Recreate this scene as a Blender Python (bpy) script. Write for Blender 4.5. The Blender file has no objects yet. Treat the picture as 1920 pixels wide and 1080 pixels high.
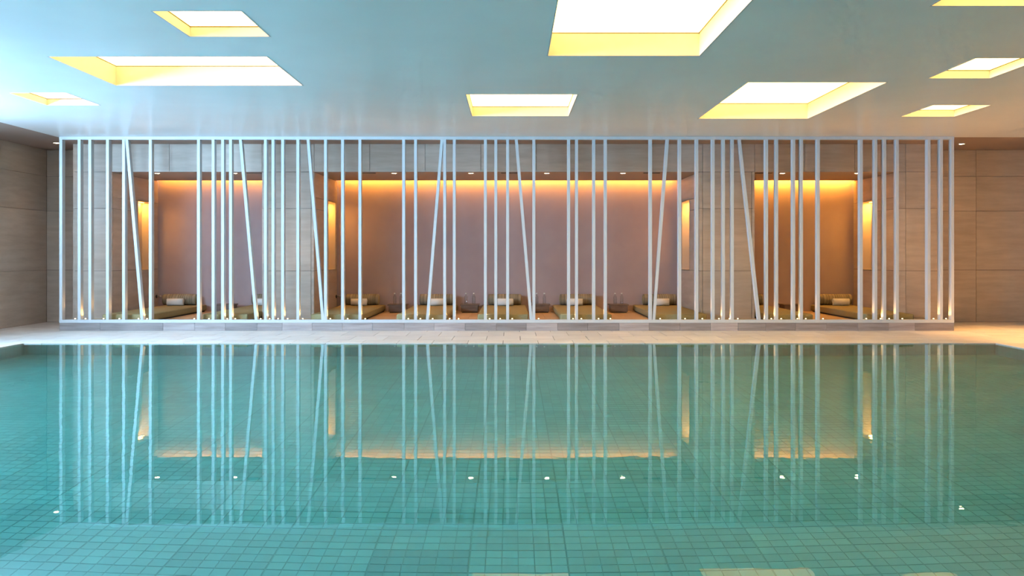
import bpy, bmesh, math, random
from mathutils import Vector
random.seed(7)
C = bpy.context.scene.collection
scene = bpy.context.scene

# ------------------------------------------------------------------ camera
CAM_H = 1.186                       # metres above the water
cam_d = bpy.data.cameras.new('camera')
cam = bpy.data.objects.new('camera', cam_d); C.objects.link(cam)
cam.location = (0, 0, CAM_H); cam.rotation_euler = (math.radians(90), 0, 0)
cam_d.sensor_width = 36.0; cam_d.lens = 36.0 * 1586 / 1920
cam_d.shift_y = -63.0 / 1920
cam_d.clip_start = 0.05
scene.camera = cam

# ------------------------------------------------------------------ daylight sky, exposure
world = bpy.data.worlds.new('sky'); scene.world = world
world.use_nodes = True
bg = world.node_tree.nodes['Background']
bg.inputs['Color'].default_value = (0.37, 0.665, 1.0, 1)
bg.inputs['Strength'].default_value = 53.0
vs = scene.view_settings
vs.view_transform = 'Standard'; vs.look = 'None'; vs.gamma = 1.0; vs.exposure = 0.74
vs.use_curve_mapping = False
scene.cycles.use_denoising = True
scene.cycles.time_limit = 1050.0
scene.cycles.use_adaptive_sampling = True
scene.cycles.adaptive_threshold = 0.08
scene.cycles.adaptive_min_samples = 16
scene.cycles.max_bounces = 6
scene.cycles.diffuse_bounces = 3
scene.cycles.glossy_bounces = 4
scene.cycles.transmission_bounces = 5
scene.cycles.sample_clamp_indirect = 6.0

LEFT, RIGHT, NEAR, BACK = -8.08, 9.6, -3.0, 14.69      # room shell
CEIL = 3.0
WY0, WY1, WZ0, WZ1 = 3.0, 10.5, 1.72, 2.96          # the window band in the left wall, beyond the left edge of the picture
# the window wall's light enters here (portal only guides the sampling of the sky)
pl = bpy.data.lights.new('window_portal', 'AREA'); pl.shape = 'RECTANGLE'; pl.size = WZ1-WZ0; pl.size_y = WY1-WY0
pl.cycles.is_portal = True
po = bpy.data.objects.new('window_portal', pl); C.objects.link(po)
po.location = (LEFT - 0.12, (WY0+WY1)/2, (WZ0+WZ1)/2); po.rotation_euler = (0, math.radians(-90), 0)

# ------------------------------------------------------------------ helpers
def tag(o, label=None, cat=None, group=None, kind=None):
    if label: o['label'] = label
    if cat: o['category'] = cat
    if group: o['group'] = group
    if kind: o['kind'] = kind
    return o

def empty(name, loc=(0, 0, 0)):
    o = bpy.data.objects.new(name, None); C.objects.link(o); o.location = loc
    o.empty_display_size = 0.1
    return o

class MB:
    def __init__(s): s.v = []; s.f = []
    def box(s, x0, x1, y0, y1, z0, z1):
        b = len(s.v)
        s.v += [(x0,y0,z0),(x1,y0,z0),(x1,y1,z0),(x0,y1,z0),(x0,y0,z1),(x1,y0,z1),(x1,y1,z1),(x0,y1,z1)]
        s.f += [tuple(b+i for i in q) for q in ((0,3,2,1),(4,5,6,7),(0,1,5,4),(1,2,6,5),(2,3,7,6),(3,0,4,7))]
        return s
    def quad(s, a, b_, c, d):
        b = len(s.v); s.v += [a, b_, c, d]; s.f.append((b, b+1, b+2, b+3)); return s
    def hexa(s, lo, hi):
        b = len(s.v); s.v += list(lo) + list(hi)
        s.f += [tuple(b+i for i in q) for q in ((0,3,2,1),(4,5,6,7),(0,1,5,4),(1,2,6,5),(2,3,7,6),(3,0,4,7))]
        return s
    def lathe(s, prof, n=24, axis='Z', c=(0,0,0)):
        b = len(s.v)
        for r, t in prof:
            for k in range(n):
                a = 2*math.pi*k/n; u, w = r*math.cos(a), r*math.sin(a)
                p = (u, w, t) if axis == 'Z' else ((t, u, w) if axis == 'X' else (u, t, w))
                s.v.append((p[0]+c[0], p[1]+c[1], p[2]+c[2]))
        for i in range(len(prof)-1):
            for k in range(n):
                k2 = (k+1) % n
                s.f.append((b+i*n+k, b+i*n+k2, b+(i+1)*n+k2, b+(i+1)*n+k))
        if prof[0][0] > 1e-6: s.f.append(tuple(b+k for k in range(n-1, -1, -1)))
        if prof[-1][0] > 1e-6: s.f.append(tuple(b+(len(prof)-1)*n+k for k in range(n)))
        return s
    def mesh(s, name, mat, smooth=False):
        me = bpy.data.meshes.new(name); me.from_pydata(s.v, [], s.f); me.update()
        bm = bmesh.new(); bm.from_mesh(me)
        bmesh.ops.remove_doubles(bm, verts=bm.verts, dist=1e-6) if smooth else None
        bmesh.ops.recalc_face_normals(bm, faces=bm.faces); bm.to_mesh(me); bm.free()
        if mat: me.materials.append(mat)
        if smooth:
            for p in me.polygons: p.use_smooth = True
        return me
    def build(s, name, mat, parent=None, smooth=False, kind=None):
        return link(name, s.mesh(name, mat, smooth), parent, kind)

def link(name, me, parent=None, kind=None, loc=None):
    o = bpy.data.objects.new(name, me); C.objects.link(o)
    if parent is not None: o.parent = parent
    if kind: o['kind'] = kind
    if loc is not None: o.location = loc
    return o

def box(name, mat, x0, x1, y0, y1, z0, z1, parent=None, kind=None):
    return MB().box(x0, x1, y0, y1, z0, z1).build(name, mat, parent, kind=kind)

def rounded_box(name, mat, sx, sy, sz, r, seg=3):
    bm = bmesh.new(); bmesh.ops.create_cube(bm, size=1.0)
    for v in bm.verts: v.co = Vector((v.co.x*sx, v.co.y*sy, (v.co.z+0.5)*sz))
    bmesh.ops.bevel(bm, geom=list(bm.edges), offset=r, segments=seg, profile=0.5, affect='EDGES')
    me = bpy.data.meshes.new(name); bm.to_mesh(me); bm.free(); me.materials.append(mat)
    for p in me.polygons: p.use_smooth = True
    return me

# ------------------------------------------------------------------ materials
def mat(name, col, rough=0.5, spec=0.5, metal=0.0, emit=None, estr=0.0):
    m = bpy.data.materials.new(name); m.use_nodes = True
    b = m.node_tree.nodes['Principled BSDF']
    b.inputs['Base Color'].default_value = (*col, 1); b.inputs['Roughness'].default_value = rough
    b.inputs['Specular IOR Level'].default_value = spec; b.inputs['Metallic'].default_value = metal
    if emit:
        b.inputs['Emission Color'].default_value = (*emit, 1); b.inputs['Emission Strength'].default_value = estr
    return m

def nodes(m): return m.node_tree.nodes, m.node_tree.links, m.node_tree.nodes['Principled BSDF']

def noisy(name, c0, c1, rough=0.5, scale=(1, 1, 1), nscale=4.0, detail=5, spec=0.5, rand=0.0, bump=0.0, lo=0.35, hi=0.65):
    """two-tone grain by world position, plus an optional brightness change from piece to piece"""
    m = mat(name, c0, rough, spec); N, L, B = nodes(m)
    g = N.new('ShaderNodeNewGeometry'); oi = N.new('ShaderNodeObjectInfo')
    mp = N.new('ShaderNodeMapping'); mp.inputs['Scale'].default_value = scale
    L.new(g.outputs['Position'], mp.inputs['Vector'])
    if rand > 0:
        off = N.new('ShaderNodeMath'); off.operation = 'MULTIPLY'; off.inputs[1].default_value = 40.0
        L.new(oi.outputs['Random'], off.inputs[0]); L.new(off.outputs[0], mp.inputs['Location'])
    n = N.new('ShaderNodeTexNoise'); n.inputs['Scale'].default_value = nscale; n.inputs['Detail'].default_value = detail
    n.inputs['Roughness'].default_value = 0.6
    L.new(mp.outputs[0], n.inputs['Vector'])
    r = N.new('ShaderNodeValToRGB')
    r.color_ramp.elements[0].position = lo; r.color_ramp.elements[0].color = (*c0, 1)
    r.color_ramp.elements[1].position = hi; r.color_ramp.elements[1].color = (*c1, 1)
    L.new(n.outputs['Fac'], r.inputs['Fac'])
    out = r.outputs['Color']
    if rand > 0:
        hs = N.new('ShaderNodeHueSaturation'); mr = N.new('ShaderNodeMapRange')
        mr.inputs['To Min'].default_value = 1 - rand; mr.inputs['To Max'].default_value = 1 + rand
        L.new(oi.outputs['Random'], mr.inputs['Value']); L.new(mr.outputs[0], hs.inputs['Value'])
        L.new(out, hs.inputs['Color']); out = hs.outputs['Color']
    L.new(out, B.inputs['Base Color'])
    if bump > 0:
        bp = N.new('ShaderNodeBump'); bp.inputs['Strength'].default_value = bump; bp.inputs['Distance'].default_value = 0.01
        L.new(n.outputs['Fac'], bp.inputs['Height']); L.new(bp.outputs[0], B.inputs['Normal'])
    return m

M = {}
M['stone'] = noisy('travertine', (0.50, 0.395, 0.31), (0.60, 0.49, 0.40), 0.42, (0.7, 0.7, 5.0), 2.2, 6, 0.4, rand=0.05, bump=0.05)
M['grout'] = mat('dark_joint', (0.12, 0.095, 0.08), 0.9, 0.1)
M['plaster'] = noisy('mauve_plaster', (0.44, 0.335, 0.33), (0.48, 0.37, 0.36), 0.75, (1, 1, 1), 1.5, 3, 0.2)
M['soffit'] = mat('alcove_ceiling_paint', (0.42, 0.33, 0.29), 0.7, 0.2)
M['deck'] = noisy('deck_limestone', (0.68, 0.59, 0.53), (0.80, 0.71, 0.64), 0.38, (0.8, 1.6, 1), 2.5, 6, 0.4, rand=0.06)
M['plinth'] = noisy('plinth_stone', (0.27, 0.215, 0.20), (0.40, 0.33, 0.31), 0.45, (0.7, 1, 9.0), 2.5, 5, 0.4, rand=0.28)
M['platform'] = noisy('platform_stone', (0.56, 0.37, 0.21), (0.66, 0.46, 0.28), 0.45, (1.2, 1, 1), 2.0, 5, 0.4, rand=0.08)
M['white'] = mat('white_satin_paint', (0.56, 0.55, 0.545), 0.4, 0.4)
M['ceiling'] = noisy('glossy_ceiling', (0.74, 0.74, 0.73), (0.79, 0.79, 0.78), 0.32, (1, 1, 1), 0.7, 3, 0.45)
M['border'] = mat('brown_ceiling_paint', (0.34, 0.25, 0.21), 0.55, 0.3)
M['box'] = mat('warm_white_recess', (0.58, 0.52, 0.49), 0.6, 0.3)
M['gap'] = mat('shadow_gap', (0.10, 0.08, 0.05), 0.9, 0.1)
M['panel'] = mat('light_diffuser', (0.9, 0.85, 0.7), 0.6, 0.2, emit=(1.0, 0.63, 0.15), estr=4.1)
M['lamp'] = mat('lamp_lens', (1, 0.9, 0.7), 0.4, 0.2, emit=(1.0, 0.72, 0.36), estr=40.0)
M['uplens'] = mat('uplight_lens', (1, 0.9, 0.7), 0.4, 0.2, emit=(1.0, 0.76, 0.42), estr=5.0)
M['steel'] = mat('brushed_steel', (0.55, 0.53, 0.50), 0.35, 0.5, 0.9)
M['dark'] = mat('dark_metal', (0.05, 0.045, 0.04), 0.5, 0.3)
M['olive'] = noisy('olive_canvas', (0.31, 0.25, 0.125), (0.35, 0.285, 0.145), 0.85, (1, 1, 1), 60, 2, 0.15, bump=0.1)
M['bedbase'] = mat('dark_bed_base', (0.05, 0.045, 0.035), 0.7, 0.2)
M['towel'] = noisy('white_towel', (0.78, 0.76, 0.72), (0.86, 0.84, 0.80), 0.95, (1, 1, 1), 150, 2, 0.1, bump=0.3)
M['wood'] = noisy('dark_walnut', (0.13, 0.085, 0.062), (0.20, 0.135, 0.10), 0.45, (1.5, 8, 8), 4, 4, 0.4)
M['cap'] = mat('bottle_cap', (0.75, 0.75, 0.72), 0.3, 0.5)
M['frame'] = mat('window_frame', (0.5, 0.5, 0.5), 0.4, 0.5)
M['niche'] = noisy('niche_plaster', (0.55, 0.46, 0.36), (0.60, 0.50, 0.40), 0.6, (1, 1, 1), 3, 3, 0.3)

m = mat('striped_fabric', (0.3, 0.25, 0.15), 0.85, 0.15); N, L, B = nodes(m); M['stripe'] = m
tc = N.new('ShaderNodeTexCoord'); sx = N.new('ShaderNodeSeparateXYZ'); L.new(tc.outputs['Object'], sx.inputs[0])
nz = N.new('ShaderNodeTexNoise'); nz.noise_dimensions = '1D'; nz.inputs['Scale'].default_value = 70; nz.inputs['Detail'].default_value = 1
L.new(sx.outputs['X'], nz.inputs['W'])
cr = N.new('ShaderNodeValToRGB'); cr.color_ramp.interpolation = 'CONSTANT'
cr.color_ramp.elements[0].color = (0.17, 0.14, 0.10, 1); cr.color_ramp.elements[1].color = (0.40, 0.34, 0.24, 1); cr.color_ramp.elements[1].position = 0.47
e = cr.color_ramp.elements.new(0.56); e.color = (0.27, 0.23, 0.15, 1)
L.new(nz.outputs['Fac'], cr.inputs['Fac']); L.new(cr.outputs['Color'], B.inputs['Base Color'])

def glass_mat(name, col, ior, rough=0.0):
    m = bpy.data.materials.new(name); m.use_nodes = True; N = m.node_tree.nodes; L = m.node_tree.links
    N.remove(N['Principled BSDF'])
    g = N.new('ShaderNodeBsdfGlass'); g.inputs['Color'].default_value = (*col, 1)
    g.inputs['IOR'].default_value = ior; g.inputs['Roughness'].default_value = rough
    L.new(g.outputs[0], N['Material Output'].inputs['Surface'])
    return m, g
m = bpy.data.materials.new('clear_glass'); m.use_nodes = True; N = m.node_tree.nodes; L = m.node_tree.links; N.remove(N['Principled BSDF'])
t = N.new('ShaderNodeBsdfTransparent'); t.inputs['Color'].default_value = (0.96, 0.97, 0.97, 1)
gl = N.new('ShaderNodeBsdfGlossy'); gl.inputs['Roughness'].default_value = 0.05
lw = N.new('ShaderNodeLayerWeight'); lw.inputs['Blend'].default_value = 0.12; mx = N.new('ShaderNodeMixShader')
L.new(lw.outputs['Facing'], mx.inputs[0]); L.new(t.outputs[0], mx.inputs[1]); L.new(gl.outputs[0], mx.inputs[2]); L.new(mx.outputs[0], N['Material Output'].inputs['Surface'])
M['glass'] = m
M['water'], wg = glass_mat('pool_water', (0.90, 0.99, 0.99), 1.33, 0.008)
N = M['water'].node_tree.nodes; L = M['water'].node_tree.links
g = N.new('ShaderNodeNewGeometry'); n1 = N.new('ShaderNodeTexNoise'); n1.inputs['Scale'].default_value = 1.1; n1.inputs['Detail'].default_value = 2
n2 = N.new('ShaderNodeTexNoise'); n2.inputs['Scale'].default_value = 10.0; n2.inputs['Detail'].default_value = 1
ad = N.new('ShaderNodeMath'); ad.operation = 'MULTIPLY_ADD'; ad.inputs[1].default_value = 0.16
L.new(g.outputs['Position'], n1.inputs['Vector']); L.new(g.outputs['Position'], n2.inputs['Vector'])
sp = N.new('ShaderNodeSeparateXYZ'); L.new(g.outputs['Position'], sp.inputs[0])
ab = N.new('ShaderNodeMath'); ab.operation = 'ABSOLUTE'; L.new(sp.outputs['X'], ab.inputs[0])
rp = N.new('ShaderNodeMapRange'); rp.interpolation_type = 'SMOOTHSTEP'; rp.inputs['From Min'].default_value = 1.2; rp.inputs['From Max'].default_value = 3.6
rp.inputs['To Min'].default_value = 0.09; rp.inputs['To Max'].default_value = 0.34; L.new(ab.outputs[0], rp.inputs['Value'])
L.new(rp.outputs[0], ad.inputs[1]); L.new(n2.outputs['Fac'], ad.inputs[0]); L.new(n1.outputs['Fac'], ad.inputs[2])
bp = N.new('ShaderNodeBump'); bp.inputs['Strength'].default_value = 1.0; bp.inputs['Distance'].default_value = 0.0011
L.new(ad.outputs[0], bp.inputs['Height']); L.new(bp.outputs[0], wg.inputs['Normal'])

# window pane: clear sheet that lets the daylight through and mirrors a little
m = bpy.data.materials.new('window_glass'); m.use_nodes = True; N = m.node_tree.nodes; L = m.node_tree.links; N.remove(N['Principled BSDF'])
t = N.new('ShaderNodeBsdfTransparent'); gl = N.new('ShaderNodeBsdfGlossy'); gl.inputs['Roughness'].default_value = 0.02
mx = N.new('ShaderNodeMixShader'); mx.inputs[0].default_value = 0.06
L.new(t.outputs[0], mx.inputs[1]); L.new(gl.outputs[0], mx.inputs[2]); L.new(mx.outputs[0], N['Material Output'].inputs['Surface'])
M['pane'] = m

# pool mosaic: colour differs from tile to tile and from sheet to sheet (6 x 3 tiles)
TILE = 0.0870
TX0, TY0 = -0.228, 4.355             # a corner of the mosaic sheets
m = mat('turquoise_mosaic', (0.2, 0.5, 0.5), 0.35, 0.4); N, L, B = nodes(m); M['tile'] = m
g = N.new('ShaderNodeNewGeometry')
def cell(sx_, sy_):
    v = N.new('ShaderNodeVectorMath'); v.operation = 'SUBTRACT'; v.inputs[1].default_value = (TX0, TY0, 0.013)
    L.new(g.outputs['Position'], v.inputs[0])
    d = N.new('ShaderNodeVectorMath'); d.operation = 'DIVIDE'; d.inputs[1].default_value = (TILE*sx_, TILE*sy_, TILE*3)
    L.new(v.outputs[0], d.inputs[0])
    f = N.new('ShaderNodeVectorMath'); f.operation = 'FLOOR'; L.new(d.outputs[0], f.inputs[0])
    w = N.new('ShaderNodeTexWhiteNoise'); w.noise_dimensions = '3D'; L.new(f.outputs[0], w.inputs['Vector'])
    return w.outputs['Value']
a, b = cell(1, 1), cell(6, 3)
mm = N.new('ShaderNodeMath'); mm.operation = 'MULTIPLY_ADD'; mm.inputs[1].default_value = 0.5
L.new(a, mm.inputs[0])
m2 = N.new('ShaderNodeMath'); m2.operation = 'MULTIPLY'; m2.inputs[1].default_value = 0.5; L.new(b, m2.inputs[0]); L.new(m2.outputs[0], mm.inputs[2])
cr = N.new('ShaderNodeValToRGB')
cr.color_ramp.elements[0].color = (0.070, 0.38, 0.345, 1); cr.color_ramp.elements[1].color = (0.10, 0.50, 0.445, 1)
L.new(mm.outputs[0], cr.inputs['Fac']); L.new(cr.outputs['Color'], B.inputs['Base Color'])
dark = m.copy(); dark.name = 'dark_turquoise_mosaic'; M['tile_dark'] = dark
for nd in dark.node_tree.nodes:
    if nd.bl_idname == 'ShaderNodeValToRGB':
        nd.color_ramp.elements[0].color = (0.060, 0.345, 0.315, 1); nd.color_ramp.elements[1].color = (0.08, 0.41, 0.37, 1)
M['poolgrout'] = mat('pool_grout', (0.065, 0.35, 0.31), 0.7, 0.2)

# ------------------------------------------------------------------ pool
PX0, PX1, PY0, PY1, DEPTH = -6.46, 6.40, 1.2, 11.20, 1.22
basin = tag(empty('pool_basin', (0, 0, 0)), 'sunken swimming pool basin lined with turquoise mosaic', 'pool', kind='structure')
mb = MB()
mb.box(PX0-0.2, PX1+0.2, PY0-0.2, PY1+0.2, -DEPTH-0.2, -DEPTH-0.004)
mb.box(PX0-0.2, PX0-0.004, PY0-0.2, PY1+0.2, -DEPTH-0.01, -0.02); mb.box(PX1+0.004, PX1+0.2, PY0-0.2, PY1+0.2, -DEPTH-0.01, -0.02)
mb.box(PX0-0.1, PX1+0.1, PY1+0.004, PY1+0.2, -DEPTH-0.01, -0.02); mb.box(PX0-0.1, PX1+0.1, PY0-0.2, PY0-0.004, -DEPTH-0.01, -0.02)
mb.build('shell', M['poolgrout'], basin)
def tile_mb(mb, x, y, sx, sy):
    z0, z1 = -DEPTH-0.004, -DEPTH
    b = len(mb.v); mb.v += [(x,y,z0),(x+sx,y,z0),(x+sx,y+sy,z0),(x,y+sy,z0),(x,y,z1),(x+sx,y,z1),(x+sx,y+sy,z1),(x,y+sy,z1)]
    mb.f += [tuple(b+i for i in q) for q in ((4,5,6,7),(0,1,5,4),(1,2,6,5),(2,3,7,6),(3,0,4,7))]
i0, i1 = math.ceil((PX0-TX0)/TILE), math.floor((PX1-TX0)/TILE)
j0, j1 = math.ceil((PY0-TY0)/TILE), math.floor((PY1-TY0)/TILE)
field = MB(); shared = {}; count = 0
for j in range(j0, j1):
    y = TY0 + j*TILE
    for i in range(i0, i1):
        x = TX0 + i*TILE
        gx0 = 0.0052 if i % 6 == 0 else 0.0022; gx1 = 0.0052 if i % 6 == 5 else 0.0022
        gy0 = 0.0052 if j % 3 == 0 else 0.0022; gy1 = 0.0052 if j % 3 == 2 else 0.0022
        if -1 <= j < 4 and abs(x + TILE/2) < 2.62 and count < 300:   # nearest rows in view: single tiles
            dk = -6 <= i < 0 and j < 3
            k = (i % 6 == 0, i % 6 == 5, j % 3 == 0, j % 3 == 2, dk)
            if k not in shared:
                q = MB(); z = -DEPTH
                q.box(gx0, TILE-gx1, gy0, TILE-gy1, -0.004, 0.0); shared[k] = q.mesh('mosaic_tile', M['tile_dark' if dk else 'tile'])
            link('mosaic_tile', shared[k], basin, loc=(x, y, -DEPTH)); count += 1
        else:
            tile_mb(field, x+gx0, y+gy0, TILE-gx0-gx1, TILE-gy0-gy1)
field.build('floor_mosaic', M['tile'], basin, kind='stuff')
wall_m = MB()
nz_ = int(DEPTH / TILE)
for j in range(nz_):
    z = -DEPTH + j*TILE
    gz = 0.0022
    for i in range(i0, i1):
        x = TX0 + i*TILE
        g0 = 0.0045 if i % 6 == 0 else 0.0022; g1 = 0.0045 if i % 6 == 5 else 0.0022
        wall_m.quad((x+g0, PY1, z+gz), (x+TILE-g1, PY1, z+gz), (x+TILE-g1, PY1, z+TILE-gz), (x+g0, PY1, z+TILE-gz))
    for jj in range(j0, j1):
        y = TY0 + jj*TILE
        wall_m.quad((PX0, y+gz, z+gz), (PX0, y+TILE-gz, z+gz), (PX0, y+TILE-gz, z+TILE-gz), (PX0, y+gz, z+TILE-gz))
        wall_m.quad((PX1, y+TILE-gz, z+gz), (PX1, y+gz, z+gz), (PX1, y+gz, z+TILE-gz), (PX1, y+TILE-gz, z+TILE-gz))
wall_m.build('wall_mosaic', M['tile'], basin, kind='stuff')
w = MB().quad((PX0, PY0, 0), (PX1, PY0, 0), (PX1, PY1, 0), (PX0, PY1, 0)).build('pool_water', M['water'])
tag(w, 'still clear turquoise pool water mirroring the slatted screen', 'water', kind='stuff')

# ------------------------------------------------------------------ deck
DZ = 0.012
floor = tag(empty('floor'), 'pale limestone slab deck around the pool', 'floor', kind='structure')
mb = MB()
mb.box(LEFT-0.3, RIGHT+0.3, PY1+0.004, 16.2, -0.3, 0.002)
mb.box(LEFT-0.3, PX0-0.004, NEAR-0.3, PY1+0.004, -0.3, 0.002); mb.box(PX1+0.004, RIGHT+0.3, NEAR-0.3, PY1+0.004, -0.3, 0.002)
mb.box(PX0-0.004, PX1+0.004, NEAR-0.3, PY0-0.004, -0.3, 0.002)
mb.build('screed', M['grout'], floor)
SL = 0.47; G = 0.004
def slab(x0, x1, y0, y1):
    box('paving_slab', M['deck'], x0+G, x1-G, y0+G, y1-G, -0.02, DZ, floor)
rows = [(PY1, 11.56), (11.56, 12.18), (12.18, 12.80), (12.80, 13.42), (13.42, 14.04), (14.04, 14.69)]
for r, (y0, y1) in enumerate(rows):
    off = (0.0, 0.235, 0.0, 0.235, 0.0, 0.235)[r] - 0.12
    k0 = math.floor((LEFT - off)/SL)
    for k in range(k0, k0+42):
        a, b = max(LEFT, off+k*SL), min(RIGHT, off+(k+1)*SL)
        if b - a < 0.03: continue
        if y0 > 12.9 and a > -6.9 and b < 6.75: continue      # under the platform
        slab(a, b, y0, y1)
y = PY1
while y > PY1 - 3.2:
    y0 = y - 0.62
    for a, b in ((LEFT, -7.6), (-7.6, -7.13), (-7.13, -6.82), (-6.82, PX0), (PX1, 6.76), (6.76, 7.23), (7.23, 7.7), (7.7, 8.65), (8.65, RIGHT)): slab(a, b, y0, y)
    y = y0
mb = MB(); mb.box(LEFT, PX0, NEAR, y, -0.02, DZ); mb.box(PX1, RIGHT, NEAR, y, -0.02, DZ); mb.box(PX0, PX1, NEAR, PY0, -0.02, DZ)
mb.build('near_paving', M['deck'], floor)

# ------------------------------------------------------------------ platform behind the screen
SY = 13.0; PZ = 0.1335; SX0, SX1 = -6.96, 6.797; COL = 13.87; AB = 15.68; SOF = 2.54
plat = tag(empty('platform', (0, 0, 0)), 'low stone platform carrying the screen and daybeds', 'platform', kind='structure')
box('core', M['grout'], SX0+0.03, SX1-0.03, SY+0.03, COL+0.05, 0.0, PZ-0.012, plat)
mb = MB()
for a, b in ((-6.56, -4.10), (-3.245, 3.07), (3.98, 6.33)): mb.box(a, b, COL+0.05, AB, 0.0, PZ-0.012)
mb.build('alcove_base', M['grout'], plat)
joints = [SX0, -6.333, -5.365, -4.88, -4.41, -3.921, -3.533, -3.074, -2.608, -2.148, -1.657, -1.197, -0.721, -0.239, 0.221, 0.702, 1.163, 1.648, 2.107, 2.582, 3.053, 3.475, 3.902, 4.361, 4.836, 5.316, 5.791, 6.197, SX1]
for a, b in zip(joints[:-1], joints[1:]):
    box('plinth_tile', M['plinth'], a+0.002, b-0.002, SY+0.006, SY+0.03, 0.0, PZ-0.001, plat)
for x0 in (SX0, SX1-0.03):
    for a, b in ((SY+0.03, SY+0.45), (SY+0.45, COL+0.82)):
        box('plinth_tile', M['plinth'], x0, x0+0.03, a+0.002, b-0.002, 0.0, PZ-0.001, plat)
x = SX0
cx = [SX0 + k*0.625 for k in range(23)]; cx[-1] = SX1
for a, b in zip(cx[:-1], cx[1:]):
    box('floor_slab', M['platform'], a+0.002, b-0.002, SY+0.03, COL, PZ-0.014, PZ, plat)
for A, Bx in ((-6.56, -4.10), (-3.245, 3.07), (3.98, 6.33)):
    n = round((Bx-A)/0.62); st = (Bx-A)/n
    for k in range(n):
        for y0, y1 in ((COL, 14.78), (14.78, AB)):
            box('floor_slab', M['platform'], A+k*st+0.002, A+(k+1)*st-0.002, y0+0.002, y1-0.002, PZ-0.014, PZ, plat)

# ------------------------------------------------------------------ stone walls
g2 = 0.003; TH = 0.022
bands = [(0.012, 0.915), (0.915, 1.938), (1.938, 2.54), (2.54, 3.0)]
wb = tag(empty('wall_back', (0, BACK, 0)), 'brown travertine slab back wall with alcove piers and fascia', 'wall', kind='structure')
wb.location = (0, 0, 0)
def fy(x0, x1, y, z0, z1, par=wb):    # slab facing the pool
    box('stone_slab', M['stone'], x0+g2, x1-g2, y, y+TH, z0+g2, z1-g2, par)
def fx(x, s, y0, y1, z0, z1, par=wb): # slab facing +x (s=1) or -x (s=-1)
    a, b = (x-TH, x) if s > 0 else (x, x+TH)
    box('stone_slab', M['stone'], a, b, y0+g2, y1-g2, z0+g2, z1-g2, par)
piers = [(-7.20, -6.56), (-4.10, -3.245), (3.07, 3.98), (6.33, 7.02)]
# pier fronts: a narrow return next to the alcoves, the rest in one width
splits = {0: [-7.20, -6.61, -6.56], 1: [-4.10, -4.05, -3.295, -3.245], 2: [3.07, 3.125, 3.93, 3.98], 3: [6.33, 6.455, 7.02]}
for k, xs in splits.items():
    for a, b in zip(xs[:-1], xs[1:]):
        for z0, z1 in bands[:3]: fy(a, b, COL, z0, z1)
fj = [-7.20, -6.56, -5.62, -4.72, -4.10, -3.245, -2.335, -1.425, -0.51, 0.40, 1.32, 2.24, 3.125, 3.98, 4.80, 5.62, 6.455, 7.02]
for a, b in zip(fj[:-1], fj[1:]): fy(a, b, COL, 2.54, 3.0)
# outer back walls and pier flanks
for xs in ([LEFT, -7.20], [7.02, 8.06, 9.10, RIGHT]):
    for a, b in zip(xs[:-1], xs[1:]):
        for z0, z1 in bands: fy(a, b, BACK, z0, z1)
for z0, z1 in bands:
    fx(-7.20+TH*0, -1, COL+TH, BACK, z0, z1); fx(7.02, 1, COL+TH, BACK, z0, z1)
# the niches cut into the alcove flanks are open, so the piers with niches are hollow there
NZ0, NZ1, ND = 0.915, 2.13, 0.20
flank = [(-6.56, 1, (14.85, 15.45)), (-4.10, -1, None), (-3.245, 1, (14.95, 15.55)), (3.07, -1, (14.65, 15.28)), (3.98, 1, None), (6.33, -1, (14.76, 15.38))]
core = MB()
hol = {}
for x, s, nn in flank:
    if nn: hol[x] = (s, nn)
for a, b in piers:
    n = None
    if b in hol and hol[b][0] > 0: n = (b, hol[b])
    if a in hol and hol[a][0] < 0: n = (a, hol[a])
    A, Bx = a+TH, b-TH
    if n is None:
        core.box(A, Bx, COL+TH, 16.0, 0.0, 3.0); continue
    xf, (s, (y0, y1)) = n
    y0 -= 0.01; y1 += 0.01
    core.box(A, Bx, COL+TH, y0, 0.0, 3.0); core.box(A, Bx, y1, 16.0, 0.0, 3.0)
    core.box(A, Bx, y0, y1, 0.0, NZ0-0.01); core.box(A, Bx, y0, y1, NZ1+0.01, 3.0)
    if s > 0: core.box(A, xf-ND-0.02, y0, y1, NZ0-0.01, NZ1+0.01)
    else: core.box(xf+ND+0.02, Bx, y0, y1, NZ0-0.01, NZ1+0.01)
core.box(-7.1, 7.0, COL+TH, COL+0.16, SOF+0.03, 3.0)
core.box(LEFT-0.3, -7.1, BACK+TH, BACK+0.3, 0, 3.05); core.box(6.95, RIGHT+0.3, BACK+TH, BACK+0.3, 0, 3.05)
core.build('backing', M['grout'], wb)

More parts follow.
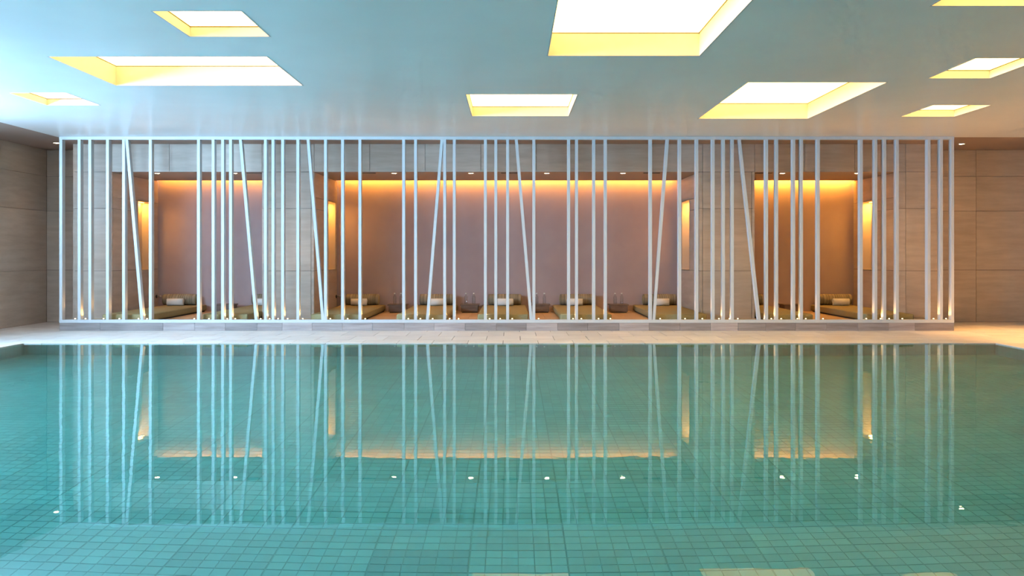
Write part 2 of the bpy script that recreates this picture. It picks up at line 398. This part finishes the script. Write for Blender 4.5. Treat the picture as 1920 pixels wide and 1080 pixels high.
# ------------------------------------------------------------------ alcoves
alc = [(-6.56, -4.10, 'left'), (-3.245, 3.07, 'centre'), (3.98, 6.33, 'right')]
ORANGE = (1.0, 0.41, 0.05)
COVE_W = {'left': 2.6, 'centre': 3.8, 'right': 8.0}
for A, Bx, nm in alc:
    wa = tag(empty('wall_alcove_' + nm), f'{nm} alcove lined in plaster and stone with a glowing ceiling cove', 'wall', kind='structure')
    n = max(1, round((Bx-A)/1.26)); st = (Bx-A)/n
    box('plaster_wall', M['plaster'], A-0.02, Bx+0.02, AB, AB+0.1, 0.0, 2.85, wa)
    box('cove_shelf', M['soffit'], A, Bx, COL+TH, 15.50, SOF, SOF+0.03, wa)
    box('cove_lid', M['soffit'], A, Bx, COL+TH, AB, 2.80, 2.83, wa)
    box('fascia_edge', M['soffit'], A, Bx, COL+0.001, COL+TH, SOF-0.001, SOF+0.02, wa)
    strip = box('cove_strip_light', mat('cove_led', (1, 1, 1), 0.5, 0.2, emit=ORANGE, estr=3.0), A+0.05, Bx-0.05, 15.535, 15.555, 2.70, 2.712, wa)
    ld = bpy.data.lights.new('cove_light', 'AREA'); ld.shape = 'RECTANGLE'; ld.size = Bx-A-0.1; ld.size_y = 0.03
    ld.energy = COVE_W[nm]*(Bx-A); ld.color = ORANGE; ld.spread = math.radians(150)
    lo = bpy.data.objects.new('cove_light', ld); C.objects.link(lo); lo.parent = wa
    lo.location = ((A+Bx)/2, 15.565, 2.615); lo.rotation_euler = (math.radians(50), 0, 0)
    for x, s, nn in flank:
        if abs(x-A) > 1e-6 and abs(x-Bx) > 1e-6: continue
        zb = [(PZ, 0.915), (0.915, 1.938), (1.938, 2.54)]
        if nn is None:
            for z0, z1 in zb:
                for y0, y1 in ((COL+TH, 14.78), (14.78, AB)): fx(x, s, y0, y1, z0, z1, wa)
            continue
        y0, y1 = nn
        fx(x, s, COL+TH, 14.30, PZ, 0.915, wa); fx(x, s, 14.30, AB, PZ, 0.915, wa)
        fx(x, s, COL+TH, y0, 0.915, 1.938, wa); fx(x, s, COL+TH, y0, 1.938, NZ1, wa); fx(x, s, COL+TH, AB, NZ1, 2.54, wa)
        fx(x, s, y1, AB, 0.915, NZ1, wa)
        ni = MB(); xb = x - s*ND; t = 0.012
        xa, xc = min(x, xb), max(x, xb)
        ni.box(xa, xc, y0-t, y0, NZ0-t, NZ1+t); ni.box(xa, xc, y1, y1+t, NZ0-t, NZ1+t)
        ni.box(xa, xc, y0, y1, NZ0-t, NZ0); ni.box(xa, xc, y0, y1, NZ1, NZ1+t)
        ni.box(min(xb, xb-s*t), max(xb, xb-s*t), y0-t, y1+t, NZ0-t, NZ1+t)
        nic = ni.build('lit_niche', M['niche'], wa)
        lamp_x = xb + s*0.05
        box('niche_lamp', mat('niche_led', (1, 1, 1), 0.5, 0.2, emit=(1.0, 0.5, 0.1), estr=8.0), lamp_x-0.012, lamp_x+0.012, y0+0.05, y1-0.05, NZ1-0.008, NZ1-0.001, nic)
        ld = bpy.data.lights.new('niche_light', 'AREA'); ld.shape = 'RECTANGLE'; ld.size = 0.05; ld.size_y = y1-y0-0.1
        ld.energy = 8.0 if x > 5 else 5.5; ld.color = (1.0, 0.46, 0.08)
        lo = bpy.data.objects.new('niche_light', ld); C.objects.link(lo); lo.parent = nic
        lo.location = (lamp_x, (y0+y1)/2, NZ1-0.012)

# ------------------------------------------------------------------ left wall with the window band, right wall, wall behind the camera
wl = tag(empty('wall_left'), 'brown stone slab wall beside the pool deck', 'wall', kind='structure')
for z0, z1 in ((0.012, 0.915), (0.915, 1.938), (1.938, 2.54), (2.54, 3.0)):
    for a, b in ((WY1+0.05, BACK),): fx(LEFT, 1, a, b, z0, z1, wl)
mb = MB()
mb.box(LEFT-0.3, LEFT-TH, WY1, BACK+0.3, 0, 3.05); mb.box(LEFT-0.3, LEFT, NEAR-0.3, WY0, 0, 3.05)
mb.box(LEFT-0.3, LEFT, WY0, WY1, 0, WZ0); mb.box(LEFT-0.3, LEFT, WY0, WY1, WZ1, 3.05); mb.box(LEFT-0.3, LEFT, WY1, WY1+0.05, 0, 3.05)
mb.build('backing', M['stone'], wl)
win = tag(empty('window_1'), 'high window band along the pool hall, outside the picture', 'window', kind='structure')
ny = 5; st = (WY1-WY0)/ny
for k in range(ny+1):
    yc = WY0 + k*st; box('mullion', M['frame'], LEFT-0.2, LEFT-0.1, max(WY0, yc-0.03), min(WY1, yc+0.03), WZ0, WZ1, win)
for k in range(ny): box('pane', M['pane'], LEFT-0.155, LEFT-0.149, WY0+k*st+0.03, WY0+(k+1)*st-0.03, WZ0, WZ1, win)
mb = MB(); mb.box(RIGHT, RIGHT+0.3, NEAR-0.3, BACK+0.3, 0, 3.05); mb.build('wall_right', M['stone'], kind='structure')
mb = MB(); mb.box(LEFT-0.3, RIGHT+0.3, NEAR-0.3, NEAR, 0, 3.05); mb.build('wall_front', M['stone'], kind='structure')

# ------------------------------------------------------------------ ceiling with openings
boxes = [  # x0, x1, y0, y1, label
    (-2.68, -2.02, 6.31, 7.04, 'small glowing ceiling recess at the upper left, above the longest one', 0.085),
    (-4.25, -2.25, 7.76, 9.08, 'longest glowing ceiling recess, wide rectangle on the left side', 0.21),
    (-5.65, -5.01, 9.50, 10.28, 'smallest glowing ceiling recess in the far left corner', 0.08),
    (0.33, 1.71, 4.82, 7.72, 'largest glowing ceiling recess, cut by the top edge right of centre', 0.21),
    (-0.52, 0.74, 9.59, 11.09, 'glowing ceiling recess in the middle, directly above the screen centre', 0.126),
    (2.49, 3.95, 8.92, 11.30, 'large slanting glowing ceiling recess right of the central one', 0.206),
    (3.06, 4.24, 4.90, 6.17, 'glowing ceiling recess cut off by the top right corner', 0.16),
    (4.29, 4.92, 7.82, 8.71, 'glowing ceiling recess at the right edge, between two others', 0.084),
    (5.12, 5.82, 10.28, 11.13, 'small glowing ceiling recess nearest the right end of the screen', 0.087),
]
CX0, CY1 = -7.02, 13.10
xs = sorted({CX0, RIGHT+0.1} | {b[0]-0.012 for b in boxes} | {b[1]+0.012 for b in boxes})
ys = sorted({NEAR-0.1, CY1} | {b[2]-0.012 for b in boxes} | {b[3]+0.012 for b in boxes})
mb = MB()
for a, b in zip(xs[:-1], xs[1:]):
    for c, d in zip(ys[:-1], ys[1:]):
        mx_, my_ = (a+b)/2, (c+d)/2
        if any(q[0]-0.012 < mx_ < q[1]+0.012 and q[2]-0.012 < my_ < q[3]+0.012 for q in boxes): continue
        mb.box(a, b, c, d, CEIL, CEIL+0.02)
ce = mb.build('ceiling', M['ceiling'], kind='structure')
tag(ce, 'glossy pale ceiling over the pool with cut-out light recesses', 'ceiling')
mb = MB(); mb.box(LEFT-0.1, CX0, NEAR-0.1, BACK+0.1, CEIL, CEIL+0.02); mb.box(CX0, RIGHT+0.1, CY1, BACK+0.1, CEIL, CEIL+0.02)
mb.build('border_strip', M['border'], ce)
for x0, x1, y0, y1, lab, RH in boxes:
    t = tag(empty('ceiling_light', ((x0+x1)/2, (y0+y1)/2, CEIL)), lab, 'ceiling light', 'lit recesses in the ceiling')
    hx, hy = (x1-x0)/2, (y1-y0)/2; w = 0.012
    for a, b, c, d in ((-hx-w, -hx, -hy-w, hy+w), (hx, hx+w, -hy-w, hy+w), (-hx, hx, hy, hy+w), (-hx, hx, -hy-w, -hy)):
        box('side_panel', M['box'], a, b, c, d, -0.001, RH+0.03, t)
    gp = 0.006
    box('diffuser', M['panel'], -hx+gp, hx-gp, -hy+gp, hy-gp, RH, RH+0.006, t)
    sg = MB()
    for a, b, c, d in ((-hx, -hx+0.002, -hy, hy), (hx-0.002, hx, -hy, hy), (-hx, hx, hy-0.002, hy), (-hx, hx, -hy, -hy+0.002)): sg.box(a, b, c, d, RH-0.007, RH-0.0005)
    sg.build('shadow_line', M['gap'], t)
    box('housing', M['gap'], -hx-w, hx+w, -hy-w, hy+w, RH+0.03, RH+0.05, t)

# ------------------------------------------------------------------ slatted screen
scr = tag(empty('slatted_screen', (0, SY, PZ)), 'white screen of upright and slanting slats standing along the platform edge', 'screen')
BW, BD, RT = 0.0434, 0.09, 0.1815
def sbox(name, x0, x1, z0, z1): return MB().box(x0, x1, 0, BD, z0-PZ, z1-PZ).build(name, M['white'], scr)
sbox('top_rail', SX0, SX1, 2.952, 2.998)
sbox('bottom_rail', SX0, SX1, PZ+0.0005, RT)
slats = [-6.936, -6.654, -6.49, -6.219, -5.971, -5.56, -4.82, -4.595, -4.449, -4.327, -3.791, -3.675, -3.526, -3.293, -2.868, -2.605, -2.339, -1.667, -1.483, -1.036, -0.888, -0.41, -0.25, -0.068, 0.336, 0.872, 0.993, 1.259, 1.437, 2.13, 2.579, 2.842, 3.093, 3.251, 3.388, 3.915, 4.07, 4.332, 4.45, 4.71, 5.37, 5.593, 5.729, 5.924, 6.411, 6.601, 6.773]
sm = MB().box(-BW/2, BW/2, 0.001, BD-0.001, RT-PZ, 2.952-PZ).mesh('slat', M['white'])
for x in slats: link('slat', sm, scr, loc=(x, 0, 0))
for xt, xb in [(-5.925, -5.689), (-4.177, -3.936), (-3.137, -2.909), (-1.078, -1.302), (0.066, 0.295), (2.393, 2.18), (3.496, 3.803)]:
    h = BW/2
    lo_ = [(xb-h, 0.004, RT-PZ), (xb+h, 0.004, RT-PZ), (xb+h, BD-0.004, RT-PZ), (xb-h, BD-0.004, RT-PZ)]
    hi_ = [(xt-h, 0.004, 2.952-PZ), (xt+h, 0.004, 2.952-PZ), (xt+h, BD-0.004, 2.952-PZ), (xt-h, BD-0.004, 2.952-PZ)]
    s = MB().hexa(lo_, hi_).build('slat', M['white'], scr); s['label'] = 'slanting white slat'

# ------------------------------------------------------------------ uplights at the feet of the slats
ups = [-6.742, -6.582, -6.303, -6.06, -5.765, -5.632, -4.904, -4.677, -4.395, -4.272, -3.878, -3.74, -3.61, -3.463, -3.23, -2.805, -2.535, -2.265, -1.6, -1.415, -1.225, -0.962, -0.825, -0.346, -0.182, 0.003, 0.411, 0.942, 1.07, 1.336, 1.518, 2.287, 2.671, 2.937, 3.193, 3.357, 3.485, 3.893, 4.002, 4.154, 4.405, 4.533, 4.799, 5.467, 5.688, 5.821, 6.024, 6.506, 6.698]
ub = MB().lathe([(0.014, 0.0), (0.014, 0.008), (0.0125, 0.010), (0.0115, 0.010), (0.0115, 0.008), (0.0, 0.008)], 14).mesh('housing', M['steel'], True)
ul = MB().lathe([(0.0112, 0.0085), (0.010, 0.015), (0.006, 0.0185), (0.0, 0.0195)], 14).mesh('lens', M['uplens'], True)
uld = bpy.data.lights.new('uplight_beam', 'SPOT'); uld.energy = 3.0; uld.color = (1.0, 0.52, 0.15); uld.spot_size = math.radians(120); uld.spot_blend = 0.9; uld.shadow_soft_size = 0.01
ones = ['', 'first', 'second', 'third', 'fourth', 'fifth', 'sixth', 'seventh', 'eighth', 'ninth', 'tenth', 'eleventh', 'twelfth', 'thirteenth', 'fourteenth', 'fifteenth', 'sixteenth', 'seventeenth', 'eighteenth', 'nineteenth']
tens = {2: ('twentieth', 'twenty'), 3: ('thirtieth', 'thirty'), 4: ('fortieth', 'forty')}
def nth(k): return ones[k] if k < 20 else (tens[k//10][0] if k % 10 == 0 else tens[k//10][1] + '-' + ones[k % 10])
for k, x in enumerate(sorted(ups)):
    t = tag(empty('floor_uplight', (x, SY+0.055, RT)), f'tiny warm uplight on the bottom rail of the screen, {nth(k+1)} from the left', 'uplight', 'uplights along the foot of the screen')
    link('housing', ub, t); link('lens', ul, t)
    lo = bpy.data.objects.new('uplight_beam', uld); C.objects.link(lo); lo.parent = t; lo.location = (0, 0, 0.024); lo.rotation_euler = (math.pi, 0, 0)

# ------------------------------------------------------------------ downlights and air vents in the ceilings
ring = MB().lathe([(0.044, 0.012), (0.046, -0.003), (0.057, -0.004), (0.059, 0.0), (0.059, 0.002)], 24).mesh('trim_ring', M['steel'], True)
lens = MB().lathe([(0.0, -0.003), (0.036, -0.001), (0.044, 0.006)], 24).mesh('lens', M['lamp'], True)
dl = [(-5.925, 14.13, SOF, 'leftmost small round downlight in the left alcove ceiling', .6), (-4.633, 14.13, SOF, 'right-hand small round downlight in the left alcove ceiling', .7),
      (-1.969, 14.13, SOF, 'first small round downlight from the left in the middle alcove', 1.5), (-0.686, 14.13, SOF, 'second small round downlight from the left in the middle alcove', 1.5),
      (0.584, 14.13, SOF, 'third small round downlight from the left in the middle alcove', 1.5), (1.853, 14.13, SOF, 'last small round downlight on the right in the middle alcove', 1.5),
      (4.517, 14.13, SOF, 'left-hand small round downlight in the right alcove ceiling', 1.6), (5.764, 14.13, SOF, 'right-hand small round downlight in the right alcove ceiling', 1.6),
      (-7.42, 13.77, CEIL, 'small round downlight left of the screen near the corner', .5), (7.39, 13.90, CEIL, 'small round downlight right of the screen above the stone wall', .8)]
for q, yy in enumerate((12.3, 10.3, 8.3, 6.3)):  # unseen lamps, added to bring warm light to the right-hand deck and ceiling
    dl.append((7.7, yy, CEIL, ('first', 'second', 'third', 'fourth')[q] + ' warm downlight added unseen over the right-hand deck, outside the picture', 20.0))
for x, y, z, lab, k in dl:
    t = tag(empty('downlight', (x, y, z)), lab, 'downlight', 'recessed downlights')
    link('trim_ring', ring, t); link('lens', lens, t)
    ld = bpy.data.lights.new('downlight_beam', 'SPOT'); ld.energy = 20*k; ld.color = (1.0, 0.53, 0.16); ld.spot_size = math.radians(95 if k < 5 else 74); ld.spot_blend = 0.9; ld.shadow_soft_size = 0.03
    lo = bpy.data.objects.new('downlight_beam', ld); C.objects.link(lo); lo.parent = t; lo.location = (0, 0, -0.01)
for x, lab in ((-4.297, 'dark slot air vent in the left alcove ceiling'), (-2.405, 'dark slot air vent at the left end of the middle alcove ceiling'), (-0.04, 'dark slot air vent in the centre of the middle alcove ceiling'),
               (2.321, 'dark slot air vent at the right end of the middle alcove ceiling'), (4.181, 'dark slot air vent in the right alcove ceiling')):
    t = tag(empty('air_vent', (x, 14.05, SOF)), lab, 'vent', 'slot air vents')
    fr = MB()
    for a, b, c, d in ((-0.14, 0.14, -0.035, -0.028), (-0.14, 0.14, 0.028, 0.035), (-0.14, -0.133, -0.028, 0.028), (0.133, 0.14, -0.028, 0.028)): fr.box(a, b, c, d, -0.006, 0.0)
    fr.build('vent_frame', M['dark'], t)
    for k in range(3): box('louvre', M['dark'], -0.133, 0.133, -0.02+k*0.018, -0.014+k*0.018, -0.005, 0.0, t)

# ------------------------------------------------------------------ daybeds with bolsters and rolled towels
BT = 0.258; BF, BB = 13.14, 15.62
beds = [(-6.0, 0.74, 'olive daybed at the far left end of the left alcove'),
        (-4.46, 0.70, 'olive daybed on the right of the left alcove, against the stone pier'),
        (-2.73, 0.80, 'olive daybed against the left side wall of the middle alcove'),
        (-1.395, 0.80, 'olive daybed second from the left in the middle alcove'),
        (-0.14, 0.79, 'olive daybed in the centre of the middle alcove'),
        (1.15, 0.80, 'olive daybed second from the right in the middle alcove'),
        (2.63, 0.80, 'olive daybed against the right side wall of the middle alcove'),
        (4.34, 0.68, 'olive daybed on the left of the right alcove, against the stone pier'),
        (5.88, 0.74, 'olive daybed at the far right end of the right alcove')]
bmesh_cache = {}
for x, w, lab in beds:
    if w not in bmesh_cache:
        L_ = BB-BF
        me = rounded_box('mattress', M['olive'], w, L_, BT-PZ-0.018, 0.026, 4)
        ba = MB().box(-w/2+0.03, w/2-0.03, -L_/2+0.03, L_/2-0.03, 0, 0.022).mesh('base', M['bedbase'])
        pp = MB(); r = 0.004
        zt = BT-PZ-0.010
        for a, b, c, d in ((-w/2-0.001, -w/2+0.004, -L_/2+0.03, L_/2-0.03), (w/2-0.004, w/2+0.001, -L_/2+0.03, L_/2-0.03), (-w/2+0.03, w/2-0.03, -L_/2-0.001, -L_/2+0.004)):
            pp.box(a, b, c, d, zt-0.021, zt-0.014)
        bmesh_cache[w] = (me, ba, pp.mesh('piping', M['olive']))
    me, ba, pi = bmesh_cache[w]
    t = tag(empty('daybed', (x, (BF+BB)/2, PZ)), lab, 'daybed', 'daybeds in the alcoves')
    link('base', ba, t); mm_ = link('mattress', me, t, loc=(0, 0, 0.018)); link('piping', pi, mm_, loc=(0, 0, -0.008))
R_ = 0.098
bo = MB().lathe([(R_-0.012, -0.30), (R_-0.002, -0.296), (R_, -0.285), (R_+0.002, -0.1), (R_+0.002, 0.1), (R_, 0.285), (R_-0.002, 0.296), (R_-0.012, 0.30)], 32, 'X').mesh('cover', M['stripe'], True)
be = MB().lathe([(0.0, 0.312), (0.03, 0.311), (0.06, 0.307), (R_-0.012, 0.2995)], 32, 'X').mesh('end_panel', M['olive'], True)
bt = MB().lathe([(0.0, 0.316), (0.009, 0.3155), (0.012, 0.311)], 16, 'X').mesh('button', M['olive'], True)
bols = [(-6.079, 'daybed at the far left end'), (-4.45, 'daybed beside the left stone pier'), (-2.737, 'daybed at the left of the middle alcove'), (-1.386, 'second daybed of the middle alcove'),
        (-0.132, 'centre daybed of the middle alcove'), (1.179, 'fourth daybed of the middle alcove'), (2.698, 'daybed at the right of the middle alcove'), (4.30, 'left daybed of the right alcove'), (5.90, 'daybed at the far right end')]
for x, wh in bols:
    t = tag(empty('bolster', (x, 15.50, BT+R_+0.0045)), 'striped cylindrical bolster on the ' + wh, 'bolster', 'bolsters on the daybeds')
    link('cover', bo, t)
    for s in (0, math.pi):
        e = link('end_panel', be, t); e.rotation_euler = (0, 0, s); k = link('button', bt, e)
def towel_mesh():
    tr = 0.070; mb = MB(); n = 40; turns = 3.2
    # a rolled sheet: spiral strip with thickness, its open end lying on the outside
    pts = []
    steps = 96
    for i in range(steps+1):
        u = i/steps; a = u*turns*2*math.pi - 2.2; r = 0.012 + (tr-0.012)*u
        pts.append((r*math.cos(a), r*math.sin(a)))
    th = 0.0155; hw = 0.145
    ring_ = []
    for i, (px, pz) in enumerate(pts):
        r = math.hypot(px, pz); k = max(0.0, (r-th))/r
        fl = hw - 0.006*abs(math.sin(i*0.35))
        b = len(mb.v)
        mb.v += [(-fl, px, pz), (fl, px, pz), (fl, px*k, pz*k), (-fl, px*k, pz*k)]
        ring_.append(b)
    for a, b in zip(ring_[:-1], ring_[1:]):
        for q in range(4): mb.f.append((a+q, a+(q+1) % 4, b+(q+1) % 4, b+q))
    mb.f.append(tuple(ring_[0]+q for q in (3, 2, 1, 0))); mb.f.append(tuple(ring_[-1]+q for q in (0, 1, 2, 3)))
    return mb.mesh('rolled_towel', M['towel'], True)
tm = towel_mesh()
tows = [(-6.094, 'daybed at the far left end', 5), (-4.46, 'daybed beside the left stone pier', 0), (-2.768, 'daybed at the left of the middle alcove', 0), (-1.368, 'second daybed of the middle alcove', 2), (-0.118, 'centre daybed of the middle alcove', 0),
        (1.135, 'fourth daybed of the middle alcove', 0), (2.70, 'daybed at the right of the middle alcove', -2), (5.954, 'daybed at the far right end', -5)]
for x, wh, rz in tows:
    t = link('rolled_towel', tm, loc=(x, 15.315, BT+0.0705)); t.rotation_euler = (0, 0, math.radians(rz))
    tag(t, 'rolled white towel lying on the ' + wh, 'towel', 'rolled towels')

# ------------------------------------------------------------------ low side tables and water bottles
tabs = [(-5.20, 'low dark wood side table between the two left alcove daybeds'), (-2.07, 'low dark wood side table between first and second middle alcove daybeds'),
        (-0.765, 'low dark wood side table left of the centre daybed'), (0.52, 'low dark wood side table right of the centre daybed'),
        (1.93, 'low dark wood side table left of the rightmost middle alcove daybed'), (5.06, 'low dark wood side table between the two right alcove daybeds')]
T = {}
TW = 0.165
T['top'] = MB().box(-TW-0.006, TW+0.006, -TW, TW, 0.132, 0.152).mesh('table_top', M['wood'])
T['body'] = MB().box(-TW+0.012, TW-0.012, -TW+0.012, TW-0.012, 0.018, 0.132).mesh('body', M['wood'])
T['drawer'] = MB().box(-TW+0.016, TW-0.016, -TW, -TW+0.012, 0.03, 0.122).mesh('drawer_front', M['wood'])
T['foot'] = MB().box(-TW+0.03, TW-0.03, -TW+0.03, TW-0.03, 0.0, 0.018).mesh('base', M['bedbase'])
for x, lab in tabs:
    t = tag(empty('side_table', (x, 15.37, PZ)), lab, 'side table', 'low side tables')
    link('table_top', T['top'], t); link('body', T['body'], t); link('drawer_front', T['drawer'], t); link('base', T['foot'], t)
bg_ = MB().lathe([(0.0, 0.0), (0.028, 0.0), (0.030, 0.004), (0.030, 0.125), (0.027, 0.140), (0.014, 0.160), (0.0125, 0.168), (0.0125, 0.188), (0.010, 0.188), (0.010, 0.166), (0.024, 0.139), (0.0275, 0.124), (0.0275, 0.006), (0.0, 0.005)], 20).mesh('glass_body', M['glass'], True)
bc = MB().lathe([(0.0145, 0.180), (0.0145, 0.200), (0.012, 0.202), (0.0, 0.202)], 16).mesh('cap', M['cap'], True)
bots = [(-2.125, -2.012, 'first middle side table'), (-0.834, -0.692, 'side table left of the centre daybed'), (0.447, 0.586, 'side table right of the centre daybed'), (1.868, 1.988, 'rightmost middle side table')]
for a, b, wh in bots:
    for x, sd in ((a, 'left'), (b, 'right')):
        t = tag(empty('water_bottle', (x, 15.33, PZ+0.1525)), f'{sd} clear glass water bottle on the {wh}', 'bottle', 'water bottles')
        link('glass_body', bg_, t); link('cap', bc, t)

# ------------------------------------------------------------------ small wall lamps beside the outer beds
for x, y, s, lab in ((-3.245, 15.60, 1, 'tiny round wall lamp beside the bed at the left of the middle alcove'), (-6.56, 15.60, 1, 'tiny round wall lamp beside the far left bed')):
    t = tag(empty('wall_lamp', (x, y, 0.41)), lab, 'wall lamp', 'tiny wall lamps')
    MB().lathe([(0.0, 0.0), (0.03, 0.0), (0.03, 0.012), (0.012, 0.016), (0.0, 0.016)], 20, 'X').build('back_plate', M['dark'], t, True)
    MB().lathe([(0.008, 0.014), (0.008, 0.05), (0.018, 0.055), (0.020, 0.085), (0.0, 0.09)], 20, 'X').build('lamp_head', M['steel'], t, True)
